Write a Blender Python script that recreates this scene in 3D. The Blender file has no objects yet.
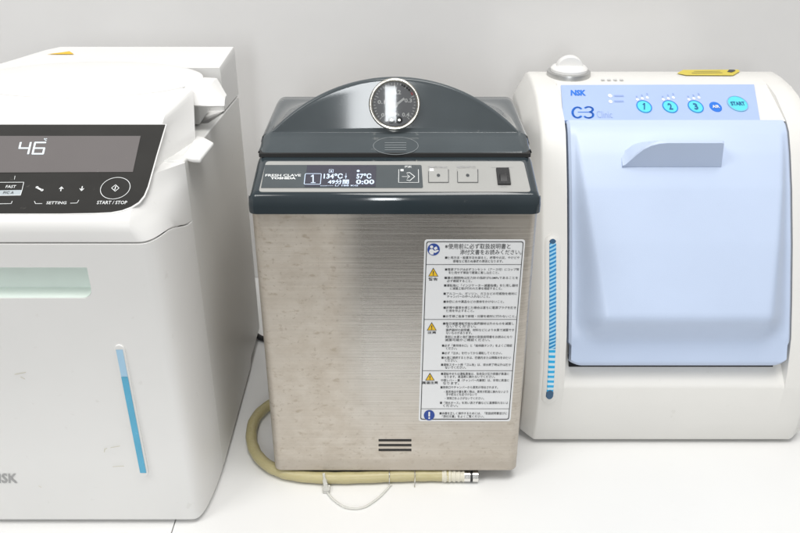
import bpy, bmesh, math, random
from mathutils import Vector, Matrix
random.seed(7)
R = math.radians
S = bpy.context.scene
COL = S.collection

# ------------------------------------------------------------------ camera
FPX, PITCH, CX, CY = 840.0, R(27.8), 400.0, 266.5          # focal length and centre in units of an 800 wide picture
CAM = Vector((0.00481, -0.69348, 0.62378))
FWD = Vector((0, math.cos(PITCH), -math.sin(PITCH)))
UP = Vector((0, math.sin(PITCH), math.cos(PITCH)))
RIGHT = Vector((1, 0, 0))
cd = bpy.data.cameras.new('camera'); cam = bpy.data.objects.new('camera', cd); COL.objects.link(cam)
cam.location = CAM; cam.rotation_euler = (R(90) - PITCH, 0, 0)
cd.sensor_width = 36; cd.lens = FPX / 800 * 36; cd.clip_start = 0.01; cd.clip_end = 50
S.camera = cam

# ------------------------------------------------------------------ view, world, lamps
S.view_settings.view_transform = 'Standard'
S.view_settings.look = 'None'
S.view_settings.gamma = 1
S.view_settings.exposure = 0.15
W = bpy.data.worlds.new('World'); S.world = W; W.use_nodes = True
nt = W.node_tree; nt.nodes.clear()
def wn(t, **k):
    n = nt.nodes.new(t)
    for a, b in k.items(): setattr(n, a, b)
    return n
def wmath(op, a, b=None, c=None):
    n = wn('ShaderNodeMath', operation=op)
    for i, v in enumerate((a, b, c)):
        if v is None: continue
        if isinstance(v, (int, float)): n.inputs[i].default_value = v
        else: nt.links.new(v, n.inputs[i])
    return n.outputs[0]
tc = wn('ShaderNodeTexCoord'); sp = wn('ShaderNodeSeparateXYZ'); nt.links.new(tc.outputs['Generated'], sp.inputs[0])
ramp = wn('ShaderNodeValToRGB')                              # a pale room: bright ceiling, duller walls, dim floor
nt.links.new(wmath('MULTIPLY_ADD', sp.outputs[2], 0.5, 0.5), ramp.inputs[0])
cr = ramp.color_ramp
cr.elements[0].position = 0.0; cr.elements[0].color = (.20, .19, .175, 1)
cr.elements[1].position = 1.0; cr.elements[1].color = (.86, .87, .88, 1)
e = cr.elements.new(0.40); e.color = (.27, .26, .245, 1)
e = cr.elements.new(0.56); e.color = (.66, .655, .65, 1)
e = cr.elements.new(0.75); e.color = (.76, .765, .77, 1)
# a dark band added behind the camera, shaped for the steel's reflection
az = wmath('ARCTAN2', sp.outputs[0], wmath('MULTIPLY', sp.outputs[1], -1.0))
band = wmath('MULTIPLY', wmath('SMOOTH_MIN', 1.0, wmath('MAXIMUM', wmath('MULTIPLY_ADD', az, 20.0, 0.85), 0.0), 0.1),
             wmath('SMOOTH_MIN', 1.0, wmath('MAXIMUM', wmath('MULTIPLY_ADD', az, -11.0, 1.7), 0.0), 0.1))
low = wmath('MINIMUM', 1.0, wmath('MAXIMUM', wmath('MULTIPLY_ADD', sp.outputs[2], -6.0, 1.3), 0.0))
dim = wmath('MULTIPLY_ADD', wmath('MULTIPLY', band, low), -0.92, 1.0)
mx = wn('ShaderNodeVectorMath', operation='SCALE'); nt.links.new(ramp.outputs[0], mx.inputs[0]); nt.links.new(dim, mx.inputs['Scale'])
bg = wn('ShaderNodeBackground'); nt.links.new(mx.outputs[0], bg.inputs[0]); bg.inputs[1].default_value = 0.52
wo = wn('ShaderNodeOutputWorld'); nt.links.new(bg.outputs[0], wo.inputs[0])

def area(name, loc, target, sx, sy, power, color=(1, 1, 1)):
    l = bpy.data.lights.new(name, 'AREA'); l.shape = 'RECTANGLE'; l.size = sx; l.size_y = sy; l.energy = power; l.color = color
    o = bpy.data.objects.new(name, l); COL.objects.link(o); o.location = loc
    o.rotation_euler = (Vector(target) - Vector(loc)).to_track_quat('-Z', 'Y').to_euler()
    return o
area('ceiling_light', (0.25, -0.40, 2.1), (0.0, 0.1, 0.2), 1.1, 0.7, 23, (1.0, .985, .96))
area('ceiling_light', (-1.2, -0.9, 1.9), (-0.1, 0.1, 0.2), 0.7, 0.7, 12, (1.0, .985, .96))
area('window_light', (-0.085, -2.2, 0.93), (-0.085, 0.0, 0.5), 0.20, 0.62, 10, (.95, .98, 1.0))

# ------------------------------------------------------------------ helpers
def ray(px, py): return FWD + RIGHT * ((px - CX) / FPX) - UP * ((py - CY) / FPX)
def on(px, py, axis, val):
    r = ray(px, py); return CAM + r * ((val - CAM[axis]) / r[axis])

class Plane:
    """a local frame lying on a real surface: u right, v up the surface, n out of it"""
    def __init__(s, o, v, n, u=(1, 0, 0)):
        s.o = Vector(o); s.u = Vector(u).normalized(); s.v = Vector(v).normalized(); s.n = Vector(n).normalized()
    def uv(s, px, py):
        r = ray(px, py); p = CAM + r * ((s.o - CAM).dot(s.n) / r.dot(s.n)) - s.o
        return (p.dot(s.u), p.dot(s.v))
    def pt(s, u, v, h=0.0): return s.o + s.u * u + s.v * v + s.n * h

def material(name): return bpy.data.materials.new(name)
def tint(c, k): return tuple(max(0, min(1, x * k)) for x in c[:3])
def plastic(name, color, rough=0.4, var=0.05, scale=18, bump=0.03, bscale=900, spec=0.5, coat=0.0, specks=0.0, speck_col=(.3, .27, .2)):
    m = material(name); m.use_nodes = True; t = m.node_tree; N = t.nodes; L = t.links; b = N['Principled BSDF']
    g = N.new('ShaderNodeTexCoord')
    no = N.new('ShaderNodeTexNoise'); no.inputs['Scale'].default_value = scale; no.inputs['Detail'].default_value = 6
    L.new(g.outputs['Object'], no.inputs['Vector'])
    rp = N.new('ShaderNodeValToRGB'); rp.color_ramp.elements[0].position = .3; rp.color_ramp.elements[1].position = .7
    rp.color_ramp.elements[0].color = (*tint(color, 1 - var), 1); rp.color_ramp.elements[1].color = (*tint(color, 1 + var * .6), 1)
    L.new(no.outputs['Fac'], rp.inputs[0]); out = rp.outputs[0]
    if specks:
        n2 = N.new('ShaderNodeTexNoise'); n2.inputs['Scale'].default_value = 95; n2.inputs['Detail'].default_value = 4
        L.new(g.outputs['Object'], n2.inputs['Vector'])
        r2 = N.new('ShaderNodeValToRGB'); r2.color_ramp.elements[0].position = .69; r2.color_ramp.elements[1].position = .76
        r2.color_ramp.elements[0].color = (0, 0, 0, 1); r2.color_ramp.elements[1].color = (specks, specks, specks, 1)
        L.new(n2.outputs['Fac'], r2.inputs[0])
        mi = N.new('ShaderNodeMixRGB'); L.new(r2.outputs[0], mi.inputs[0]); L.new(out, mi.inputs[1]); mi.inputs[2].default_value = (*speck_col, 1)
        out = mi.outputs[0]
    L.new(out, b.inputs['Base Color'])
    b.inputs['Specular IOR Level'].default_value = spec
    b.inputs['Coat Weight'].default_value = coat
    rr = N.new('ShaderNodeMapRange'); rr.inputs['To Min'].default_value = rough * .85; rr.inputs['To Max'].default_value = rough * 1.2
    L.new(no.outputs['Fac'], rr.inputs['Value']); L.new(rr.outputs[0], b.inputs['Roughness'])
    if bump:
        n3 = N.new('ShaderNodeTexNoise'); n3.inputs['Scale'].default_value = bscale; L.new(g.outputs['Object'], n3.inputs['Vector'])
        bu = N.new('ShaderNodeBump'); bu.inputs['Strength'].default_value = bump; bu.inputs['Distance'].default_value = .0006
        L.new(n3.outputs['Fac'], bu.inputs['Height']); L.new(bu.outputs[0], b.inputs['Normal'])
    return m
def ink(name, color, rough=.5, metallic=0.0):
    m = material(name); m.use_nodes = True; b = m.node_tree.nodes['Principled BSDF']
    b.inputs['Base Color'].default_value = (*color, 1); b.inputs['Roughness'].default_value = rough; b.inputs['Metallic'].default_value = metallic
    return m
def glow(name, color, strength):
    m = ink(name, tint(color, .2)); b = m.node_tree.nodes['Principled BSDF']
    b.inputs['Emission Color'].default_value = (*color, 1); b.inputs['Emission Strength'].default_value = strength
    return m

ROOTLOC = {}
def thing(name, label, cat, loc, group=None):
    o = bpy.data.objects.new(name, None); COL.objects.link(o); o.location = loc; o.empty_display_size = .05
    o['label'] = label; o['category'] = cat
    if group: o['group'] = group
    ROOTLOC[o.name] = Vector(loc)
    return o
def offset_of(parent):
    p = parent
    while p is not None and p.parent is not None: p = p.parent
    return ROOTLOC.get(p.name, Vector()) if p is not None else Vector()
def finish(name, me, mat, parent=None, bevel=0, seg=3, sharp=35, smooth=True, label=None):
    off = offset_of(parent)
    me.transform(Matrix.Translation(-off))
    if mat is not None:
        for mm in (mat if isinstance(mat, (list, tuple)) else [mat]): me.materials.append(mm)
    o = bpy.data.objects.new(name, me); COL.objects.link(o)
    if parent is not None: o.parent = parent
    if smooth:
        me.polygons.foreach_set('use_smooth', [True] * len(me.polygons))
        if not bevel: me.set_sharp_from_angle(angle=R(sharp))
    if bevel:
        b = o.modifiers.new('bevel', 'BEVEL'); b.width = bevel; b.segments = seg; b.limit_method = 'ANGLE'; b.angle_limit = R(28); b.harden_normals = True
    if label: o['label'] = label
    return o
def from_bm(bm, name='mesh'):
    bmesh.ops.recalc_face_normals(bm, faces=bm.faces)
    me = bpy.data.meshes.new(name); bm.to_mesh(me); bm.free(); return me
def loft_bm(rows, closed=True, caps=True, bm=None):
    bm = bm or bmesh.new()
    vs = [[bm.verts.new(p) for p in r] for r in rows]
    n = len(rows[0])
    for a, b in zip(vs, vs[1:]):
        for i in range(n if closed else n - 1):
            j = (i + 1) % n
            try: bm.faces.new((a[i], a[j], b[j], b[i]))
            except ValueError: pass
    if caps and closed:
        bm.faces.new(vs[0]); bm.faces.new(vs[-1][::-1])
    bmesh.ops.remove_doubles(bm, verts=bm.verts, dist=1e-6)
    return bm
def extrude_x(profile, x0, x1):      # profile of (y, z)
    return loft_bm([[(x, y, z) for y, z in profile] for x in (x0, x1)])
def prism_bm(plane, outline, h0, h1, bm=None):
    return loft_bm([[plane.pt(u, v, h) for u, v in outline] for h in (h0, h1)], bm=bm)
def box_bm(x0, x1, y0, y1, z0, z1, bm=None):
    return loft_bm([[(x0, y0, z), (x1, y0, z), (x1, y1, z), (x0, y1, z)] for z in (z0, z1)], bm=bm)
def rrect(u0, v0, u1, v1, r, seg=6, corners=(1, 1, 1, 1)):   # corners bl, br, tr, tl
    out = []
    for (cu, cv, a0), c in zip(((u0, v0, 180), (u1, v0, 270), (u1, v1, 0), (u0, v1, 90)), corners):
        rr = r if c else 1e-5
        ou = cu + rr if cu == u0 else cu - rr; ov = cv + rr if cv == v0 else cv - rr
        for k in range(seg + 1):
            a = R(a0 + 90 * k / seg); out.append((ou + rr * math.cos(a), ov + rr * math.sin(a)))
    return out
def ell(cu, cv, ru, rv, n=40): return [(cu + ru * math.cos(2 * math.pi * k / n), cv + rv * math.sin(2 * math.pi * k / n)) for k in range(n)]
def tube_bm(pts, radius, n=14, closed_path=False, bm=None):
    pts = [Vector(p) for p in pts]; rows = []; prev = None
    for i, p in enumerate(pts):
        t = (pts[min(i + 1, len(pts) - 1)] - pts[max(i - 1, 0)]).normalized()
        if prev is None: a = t.orthogonal().normalized()
        else: a = (prev - t * prev.dot(t)).normalized()
        prev = a; b = t.cross(a); r = radius[i] if isinstance(radius, (list, tuple)) else radius
        rows.append([p + a * r * math.cos(2 * math.pi * k / n) + b * r * math.sin(2 * math.pi * k / n) for k in range(n)])
    return loft_bm(rows, bm=bm)
def smooth_path(pts, per=10):
    pts = [Vector(p) for p in pts]; out = []
    P = [pts[0] * 2 - pts[1]] + pts + [pts[-1] * 2 - pts[-2]]
    for i in range(1, len(P) - 2):
        for k in range(per):
            t = k / per; a, b, c, d = P[i - 1], P[i], P[i + 1], P[i + 2]
            out.append(.5 * ((2 * b) + (c - a) * t + (2 * a - 5 * b + 4 * c - d) * t * t + (3 * b - a - 3 * c + d) * t ** 3))
    out.append(pts[-1]); return out

class Print:
    """flat printing on a plane: collects lettering, plates, rings and strokes in one mesh"""
    def __init__(s, plane, h=.0003): s.p = plane; s.h = h; s.bm = bmesh.new()
    def poly(s, outline):
        s.bm.faces.new([s.bm.verts.new(s.p.pt(u, v, s.h)) for u, v in outline]); return s
    def px_poly(s, pts): return s.poly([s.p.uv(*q) for q in pts])
    def frame(s, outer, inner):
        a = [s.bm.verts.new(s.p.pt(u, v, s.h)) for u, v in outer]; b = [s.bm.verts.new(s.p.pt(u, v, s.h)) for u, v in inner]
        for i in range(len(a)):
            j = (i + 1) % len(a); s.bm.faces.new((a[i], a[j], b[j], b[i]))
        return s
    def box_uv(s, x0, y0, x1, y1):
        um = s.p.uv((x0 + x1) / 2, (y0 + y1) / 2)
        l = s.p.uv(x0, (y0 + y1) / 2)[0]; r = s.p.uv(x1, (y0 + y1) / 2)[0]
        b = s.p.uv((x0 + x1) / 2, y1)[1]; t = s.p.uv((x0 + x1) / 2, y0)[1]
        return l, b, r, t
    def rect(s, x0, y0, x1, y1, r=0.0, corners=(1, 1, 1, 1)):
        l, b, rr, t = s.box_uv(x0, y0, x1, y1)
        return s.poly(rrect(l, b, rr, t, r, 5, corners) if r else [(l, b), (rr, b), (rr, t), (l, t)])
    def outline(s, x0, y0, x1, y1, w, r=.0006):
        l, b, rr, t = s.box_uv(x0, y0, x1, y1)
        return s.frame(rrect(l, b, rr, t, r, 5), rrect(l + w, b + w, rr - w, t - w, max(r - w, 1e-4), 5))
    def ellipse(s, x0, y0, x1, y1):
        l, b, r, t = s.box_uv(x0, y0, x1, y1); return s.poly(ell((l + r) / 2, (b + t) / 2, (r - l) / 2, (t - b) / 2))
    def ring(s, x0, y0, x1, y1, w):
        l, b, r, t = s.box_uv(x0, y0, x1, y1); c = ((l + r) / 2, (b + t) / 2)
        return s.frame(ell(*c, (r - l) / 2, (t - b) / 2), ell(*c, (r - l) / 2 - w, (t - b) / 2 - w))
    def stroke(s, pts, w, px=True):
        q = [Vector(s.p.uv(*a) if px else a) for a in pts]
        for a, b in zip(q, q[1:]):
            d = (b - a); 
            if d.length < 1e-7: continue
            d = d.normalized() * w / 2; n = Vector((-d.y, d.x)); a2 = a - d * .6; b2 = b + d * .6
            s.poly([a2 + n, b2 + n, b2 - n, a2 - n])
        return s
    def text(s, body, x0, y0, x1, y1, bold=0.0, shear=0.0):
        c = bpy.data.curves.new('lettering', 'FONT'); c.body = body; c.offset = bold; c.shear = shear; c.resolution_u = 2
        o = bpy.data.objects.new('lettering', c); COL.objects.link(o)
        me = bpy.data.meshes.new_from_object(o.evaluated_get(bpy.context.evaluated_depsgraph_get()))
        bpy.data.objects.remove(o); bpy.data.curves.remove(c)
        if not me.vertices: return s
        xs = [v.co.x for v in me.vertices]; ys = [v.co.y for v in me.vertices]
        ax, bx, ay, by = min(xs), max(xs), min(ys), max(ys)
        l, b, r, t = s.box_uv(x0, y0, x1, y1)
        vs = [s.bm.verts.new(s.p.pt(l + (v.co.x - ax) / (bx - ax) * (r - l), b + (v.co.y - ay) / (by - ay) * (t - b), s.h)) for v in me.vertices]
        for f in me.polygons:
            try: s.bm.faces.new([vs[i] for i in f.vertices])
            except ValueError: pass
        bpy.data.meshes.remove(me); return s
    def build(s, name, mat, parent, label=None):
        for f in s.bm.faces:
            f.normal_update()
            if f.normal.dot(s.p.n) < 0: f.normal_flip()
        me = bpy.data.meshes.new(name); s.bm.to_mesh(me); s.bm.free()
        return finish(name, me, mat, parent, smooth=False, label=label)
def cut(o, bms):
    for bm in bms:
        me = from_bm(bm)
        c = bpy.data.objects.new('cutter', me); COL.objects.link(c)
        md = o.modifiers.new('opening', 'BOOLEAN'); md.operation = 'DIFFERENCE'; md.object = c; md.solver = 'EXACT'
        dg = bpy.context.evaluated_depsgraph_get(); nm = bpy.data.meshes.new_from_object(o.evaluated_get(dg))
        o.modifiers.clear(); old = o.data; o.data = nm; bpy.data.meshes.remove(old); bpy.data.objects.remove(c)

# ------------------------------------------------------------------ materials
M_white = plastic('white_plastic', (.78, .775, .76), .38, .025, 6, .05, 1400, specks=.10)
M_white_side = plastic('white_side_panel', (.74, .74, .72), .42, .03, 6, .05, 1400, specks=.12)
M_cream = plastic('cream_plastic', (.755, .745, .715), .42, .03, 7, .10, 1600, specks=.10)
M_blue = plastic('pale_blue_plastic', (.525, .62, .80), .36, .03, 9, .14, 1300, specks=.04)
M_bluepanel = plastic('blue_keypad_film', (.39, .50, .77), .45, .03, 12, .05, 900)
M_slate = plastic('slate_grey_plastic', (.074, .087, .094), .08, .14, 14, .004, 300, specks=.5, speck_col=(.22, .23, .23), coat=.03, spec=.3)
M_slate_rim = plastic('slate_blue_plastic', (.030, .041, .048), .09, .14, 14, .02, 300, specks=.2, speck_col=(.16, .17, .17))
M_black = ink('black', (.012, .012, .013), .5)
M_gap = ink('dark_gap', (.02, .02, .02), .8)
M_panelblack = plastic('black_glass', (.026, .025, .023), .22, .10, 30, 0, specks=.30, speck_col=(.20, .19, .17))
M_screen = plastic('display_window', (.145, .133, .132), .26, .05, 8, 0, specks=.12)
M_wtext = ink('white_print', (.74, .76, .76))
M_gtext = ink('grey_print', (.36, .36, .36))
M_dtext = ink('dark_print', (.05, .055, .06))
M_digit = glow('lit_digits', (.86, .95, 1.0), 1.0)
M_lcd = glow('lit_dots', (.70, .82, 1.0), .95)
M_lcdback = ink('lcd_glass', (.040, .040, .060), .22)
M_silver = plastic('silver_film', (.37, .37, .355), .42, .05, 20, .03, 900)
M_chrome = ink('chrome', (.78, .77, .74), .16, 1.0)
M_bezel = ink('bezel_metal', (.74, .71, .64), .26, 1.0)
M_dial = plastic('dial_face', (.26, .265, .275), .5, .05)
M_paper = plastic('label_film', (.76, .77, .78), .35, .015, 10, 0)
M_ink = ink('label_ink', (.035, .037, .04))
M_yellow = ink('warning_yellow', (.80, .50, .015))
M_signblue = ink('sign_blue', (.018, .06, .30))
M_red = ink('red_mark', (.6, .04, .04))
M_logo = ink('logo_blue', (.01, .16, .66))
M_faint = ink('faint_blue_print', (.27, .37, .66))
M_teal = plastic('teal_key', (.10, .66, .74), .4, .03, 20, 0)
M_dkteal = ink('key_digit', (.01, .10, .30))
M_oil = plastic('blue_oil', (.10, .41, .61), .25, .08, 40, 0)
M_oiltop = plastic('pale_blue_window', (.40, .62, .80), .25, .05, 40, 0)
M_mint = plastic('mint_liner', (.79, .865, .82), .4, .03, 20, 0)

m = material('hose_rubber'); m.use_nodes = True; b = m.node_tree.nodes['Principled BSDF']
no = m.node_tree.nodes.new('ShaderNodeTexNoise'); no.inputs['Scale'].default_value = 45; no.inputs['Detail'].default_value = 5
rp = m.node_tree.nodes.new('ShaderNodeValToRGB'); rp.color_ramp.elements[0].color = (.40, .35, .17, 1); rp.color_ramp.elements[1].color = (.56, .50, .29, 1)
m.node_tree.links.new(no.outputs['Fac'], rp.inputs[0]); m.node_tree.links.new(rp.outputs[0], b.inputs['Base Color'])
b.inputs['Roughness'].default_value = .38; b.inputs['Subsurface Weight'].default_value = .15; b.inputs['Subsurface Radius'].default_value = (.004, .003, .001)
M_hose = m
m = material('clear_nylon'); m.use_nodes = True; b = m.node_tree.nodes['Principled BSDF']
b.inputs['Base Color'].default_value = (.86, .86, .82, 1); b.inputs['Roughness'].default_value = .25; b.inputs['Transmission Weight'].default_value = .45; b.inputs['IOR'].default_value = 1.3
M_nylon = m
m = material('gauge_glass'); m.use_nodes = True; t = m.node_tree; t.nodes.clear()
fr = t.nodes.new('ShaderNodeFresnel'); fr.inputs[0].default_value = 1.5
tr = t.nodes.new('ShaderNodeBsdfTransparent'); gl = t.nodes.new('ShaderNodeBsdfGlossy'); gl.inputs['Roughness'].default_value = .06
mxs = t.nodes.new('ShaderNodeMixShader'); o_ = t.nodes.new('ShaderNodeOutputMaterial')
t.links.new(fr.outputs[0], mxs.inputs[0]); t.links.new(tr.outputs[0], mxs.inputs[1]); t.links.new(gl.outputs[0], mxs.inputs[2]); t.links.new(mxs.outputs[0], o_.inputs[0])
M_glass = m

# stained brushed steel
m = material('stained_brushed_steel'); m.use_nodes = True; t = m.node_tree; N = t.nodes; L = t.links; b = N['Principled BSDF']
g = N.new('ShaderNodeTexCoord')
def mapped(sx, sy, sz):
    q = N.new('ShaderNodeMapping'); q.inputs['Scale'].default_value = (sx, sy, sz); L.new(g.outputs['Object'], q.inputs[0]); return q.outputs[0]
def noise(vec, scale, detail=4, rough=.5):
    q = N.new('ShaderNodeTexNoise'); q.inputs['Scale'].default_value = scale; q.inputs['Detail'].default_value = detail; q.inputs['Roughness'].default_value = rough; L.new(vec, q.inputs['Vector']); return q.outputs['Fac']
def rampf(fac, p0, p1, c0, c1):
    q = N.new('ShaderNodeValToRGB'); q.color_ramp.elements[0].position = p0; q.color_ramp.elements[1].position = p1
    q.color_ramp.elements[0].color = (*c0, 1); q.color_ramp.elements[1].color = (*c1, 1); L.new(fac, q.inputs[0]); return q.outputs[0]
def mix(fac, a, c):
    q = N.new('ShaderNodeMixRGB'); L.new(fac, q.inputs[0]) if not isinstance(fac, float) else setattr(q.inputs[0], 'default_value', fac)
    for i, v in ((1, a), (2, c)):
        if isinstance(v, tuple): q.inputs[i].default_value = (*v, 1)
        else: L.new(v, q.inputs[i])
    return q.outputs[0]
def mth(op, a, c, d=None):
    q = N.new('ShaderNodeMath'); q.operation = op
    for i, v in enumerate((a, c, d)):
        if v is None: continue
        if isinstance(v, (int, float)): q.inputs[i].default_value = v
        else: L.new(v, q.inputs[i])
    return q.outputs[0]
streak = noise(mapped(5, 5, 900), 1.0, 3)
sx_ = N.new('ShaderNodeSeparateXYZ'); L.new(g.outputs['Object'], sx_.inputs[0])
# more bare metal in the middle of the front, more stain film to both sides
mid_mask = mth('MULTIPLY', mth('SMOOTH_MIN', 1.0, mth('MAXIMUM', mth('MULTIPLY_ADD', sx_.outputs[0], 34.0, 2.0), 0.0), .3),
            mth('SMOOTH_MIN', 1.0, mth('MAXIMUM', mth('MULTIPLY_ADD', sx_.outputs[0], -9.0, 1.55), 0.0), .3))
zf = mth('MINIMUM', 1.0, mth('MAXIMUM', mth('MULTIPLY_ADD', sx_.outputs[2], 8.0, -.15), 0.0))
mid_mask = mth('MULTIPLY', mid_mask, zf)
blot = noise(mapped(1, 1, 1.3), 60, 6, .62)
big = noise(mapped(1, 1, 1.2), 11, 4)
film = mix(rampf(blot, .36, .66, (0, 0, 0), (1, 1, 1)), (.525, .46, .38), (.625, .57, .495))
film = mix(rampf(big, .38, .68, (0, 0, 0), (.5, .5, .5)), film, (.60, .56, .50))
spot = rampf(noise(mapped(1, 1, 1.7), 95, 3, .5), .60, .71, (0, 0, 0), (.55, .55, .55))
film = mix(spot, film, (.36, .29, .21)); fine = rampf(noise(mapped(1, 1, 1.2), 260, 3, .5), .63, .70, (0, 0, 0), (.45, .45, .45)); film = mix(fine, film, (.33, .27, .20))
low_band = rampf(mth('MULTIPLY_ADD', big, -.012, sx_.outputs[2]), .022, .027, (.5, .5, .5), (0, 0, 0))  # film turns darker along the bottom edge
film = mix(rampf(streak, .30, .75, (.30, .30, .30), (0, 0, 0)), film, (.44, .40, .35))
film = mix(low_band, film, (.43, .385, .33))
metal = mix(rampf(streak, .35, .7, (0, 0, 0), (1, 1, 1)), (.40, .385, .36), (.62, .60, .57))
fm = mth('MULTIPLY_ADD', mid_mask, -.80, 1.0)
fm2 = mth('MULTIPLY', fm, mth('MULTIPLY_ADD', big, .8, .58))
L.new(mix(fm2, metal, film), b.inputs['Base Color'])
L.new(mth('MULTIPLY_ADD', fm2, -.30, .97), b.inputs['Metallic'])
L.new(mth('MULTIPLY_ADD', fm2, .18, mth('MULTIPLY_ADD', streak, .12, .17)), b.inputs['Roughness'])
b.inputs['Anisotropic'].default_value = .6; b.inputs['Anisotropic Rotation'].default_value = .25
tg = N.new('ShaderNodeTangent'); tg.direction_type = 'RADIAL'; tg.axis = 'Z'; L.new(tg.outputs[0], b.inputs['Tangent'])
bu = N.new('ShaderNodeBump'); bu.inputs['Strength'].default_value = .35; bu.inputs['Distance'].default_value = .0004
L.new(streak, bu.inputs['Height']); L.new(bu.outputs[0], b.inputs['Normal'])
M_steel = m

# wall and table
M_wall = plastic('glossy_wall_panel', (.75, .745, .74), .17, .06, 3.0, .06, 5, spec=.5, specks=.03)
M_table = plastic('white_worktop', (.80, .80, .79), .32, .02, 4, .03, 700, specks=.03)

# ------------------------------------------------------------------ the setting
TZ = -.004
bm = box_bm(-1.6, -.2245, -.36, .46, TZ - .03, TZ); box_bm(-.2235, 1.6, -.36, .46, TZ - .03, TZ, bm)
# the seam of the two worktop boards runs towards the viewer
o = finish('worktop', from_bm(bm), M_table, bevel=.0004, seg=2); o['kind'] = 'structure'
o = finish('wall', from_bm(box_bm(-1.6, 1.6, .4605, .56, TZ - .03, 1.6)), M_wall); o['kind'] = 'structure'

# ================================================================== stainless steam sterilizer (middle)
st = thing('steam_sterilizer', 'stained steel sterilizer with dark grey domed lid and round pressure gauge', 'sterilizer', (0, .18, TZ))
XH, Z0, Z1 = .130, .012, .3146
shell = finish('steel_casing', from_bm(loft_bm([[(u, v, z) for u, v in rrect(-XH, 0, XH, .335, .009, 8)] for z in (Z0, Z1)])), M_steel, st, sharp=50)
front = Plane((0, 0, 0), (0, 0, 1), (0, -1, 0))
cut(shell, [prism_bm(front, rrect(*(lambda P: (P.box_uv(378.5, y - 1.35, 411.5, y + 1.35)))(Print(front)), .0004, 3), .002, -.006) for y in (440.3, 445.2, 450.0)])
shell.data.polygons.foreach_set('use_smooth', [True] * len(shell.data.polygons)); shell.data.set_sharp_from_angle(angle=R(50))
for y in (440.3, 445.2, 450.0):
    vent = Print(front, -.0010); vent.rect(377.5, y - 1.6, 412.5, y + 1.6); vent.build('vent_slot', M_black, st)
for fx in (-.10, .10):
    for fy in (.05, .29):
        finish('foot', from_bm(loft_bm([[(fx + u, fy + v, z) for u, v in ell(0, 0, r, r, 20)] for z, r in ((TZ, .011), (Z0, .012))])), M_black, st)

# rim housing: side profile, tapering in as it rises
def housing_bm():
    prof = [(-.0045, .3136, .1318), (-.0048, .320, .1318), (-.0042, .3285, .1312), (-.0020, .3322, .1306), (.0030, .3342, .1300),
            (.0430, .3489, .1280), (.0480, .3500, .1276), (.178, .3500, .1276), (.198, .3290, .129), (.330, .3160, .129), (.336, .3136, .1318)]
    rows = []
    for s_, drop in ((-1, .010), (-1, .006), (-1, .0028), (-1, .0008), (-1, 0), (1, 0), (1, .0008), (1, .0028), (1, .006), (1, .010)):
        pass
    cols = []
    for ins, dr in ((0, .0075), (.0008, .0045), (.0024, .0022), (.0046, .0007), (.0075, 0)):
        cols.append((ins, dr))
    allc = [(-1, i, d) for i, d in cols] + [(1, i, d) for i, d in cols[::-1]]
    for sgn, ins, dr in allc:
        row = []
        for k, (y, z, w) in enumerate(prof):
            yy = y + dr * (1 if y < .02 else 0); zz = z - (dr * .8 if z > .33 else 0)
            row.append((sgn * (w - ins), yy, zz))
        rows.append(row)
    return loft_bm(rows)
hs = finish('rim_housing', from_bm(housing_bm()), M_slate_rim, st, sharp=40)
gapb = box_bm(-.1262, .1262, .0445, .2, .3495, .3530)
finish('lid_seal', from_bm(gapb), M_gap, st)

# sloping control panel
pa = Vector((0, .0030, .3342)); pb = Vector((0, .0430, .3489)); pv = (pb - pa).normalized()
PP = Plane(pa, pv, pv.cross(Vector((-1, 0, 0))) if pv.cross(Vector((-1, 0, 0))).z > 0 else pv.cross(Vector((1, 0, 0))))
def quad_round(P, pts, r, seg=5):     # rounded polygon through picture points lying on plane P
    q = [Vector(P.uv(*a)) for a in pts]; out = []
    for i, c in enumerate(q):
        a = (q[i - 1] - c); bb = (q[(i + 1) % len(q)] - c); rr = r[i] if isinstance(r, (list, tuple)) else r
        p0 = c + a.normalized() * rr; p1 = c + bb.normalized() * rr
        for k in range(seg + 1):
            t_ = k / seg; out.append(tuple((1 - t_) ** 2 * p0 + 2 * t_ * (1 - t_) * c + t_ * t_ * p1))
    return out
cp = finish('control_panel', from_bm(prism_bm(PP, quad_round(PP, [(258.6, 192.2), (531, 192.2), (523.6, 161.6), (266, 161.6)], .0035), -.002, .0005)), M_silver, st, bevel=.0002, seg=1)
pr = Print(PP, .0008); pr.poly(quad_round(PP, [(261, 188.6), (423, 188.6), (421.5, 165.6), (265.2, 165.6)], [.0003, .0018, .0018, .0003])); pr.build('dark_band', M_slate, cp)
pr = Print(PP, .0011); pr.rect(306, 166, 376, 187.6); dsp = pr.build('display', M_lcdback, cp)
pr = Print(PP, .0014)
pr.outline(304.5, 174.6, 321.3, 185.6, .0006, .0012); pr.stroke([(311.4, 177.6), (313.2, 176.2), (313.2, 183.6)], .0011); pr.stroke([(311.2, 183.8), (315.4, 183.8)], .0008)
pr.text('134℃', 323.8, 174.6, 343, 179.8, .03); pr.text('↓', 345, 174.4, 347, 179.8, .03); pr.text('57℃', 356.5, 174.6, 371.5, 179.8, .03)
pr.text('49分間', 328, 180.6, 349, 185.4, .03); pr.text('0:00', 356, 180.6, 374.4, 185.4, .03)
pr.text('▭---- L/ 188 KG', 320.5, 186.0, 358, 187.4, .02)
pr.outline(329, 170.5, 333.5, 173.8, .0004, .0003); pr.rect(330.6, 171.6, 332, 173); pr.ellipse(356.8, 171, 359.8, 173.2)
pr.build('display_digits', M_lcd, dsp)
pr = Print(PP, .0011)
pr.text('FRESH CLAVE', 265.5, 175.0, 301, 177.4, .02); pr.text('YOSHIDA', 270.5, 177.9, 296, 180.2, .05)
pr.build('panel_lettering', M_wtext, cp); pr = Print(PP, .0011)
pr.text('選択', 404.5, 166.6, 411.5, 168.8, .02); pr.rect(400.5, 170, 403.6, 172.2)
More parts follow.
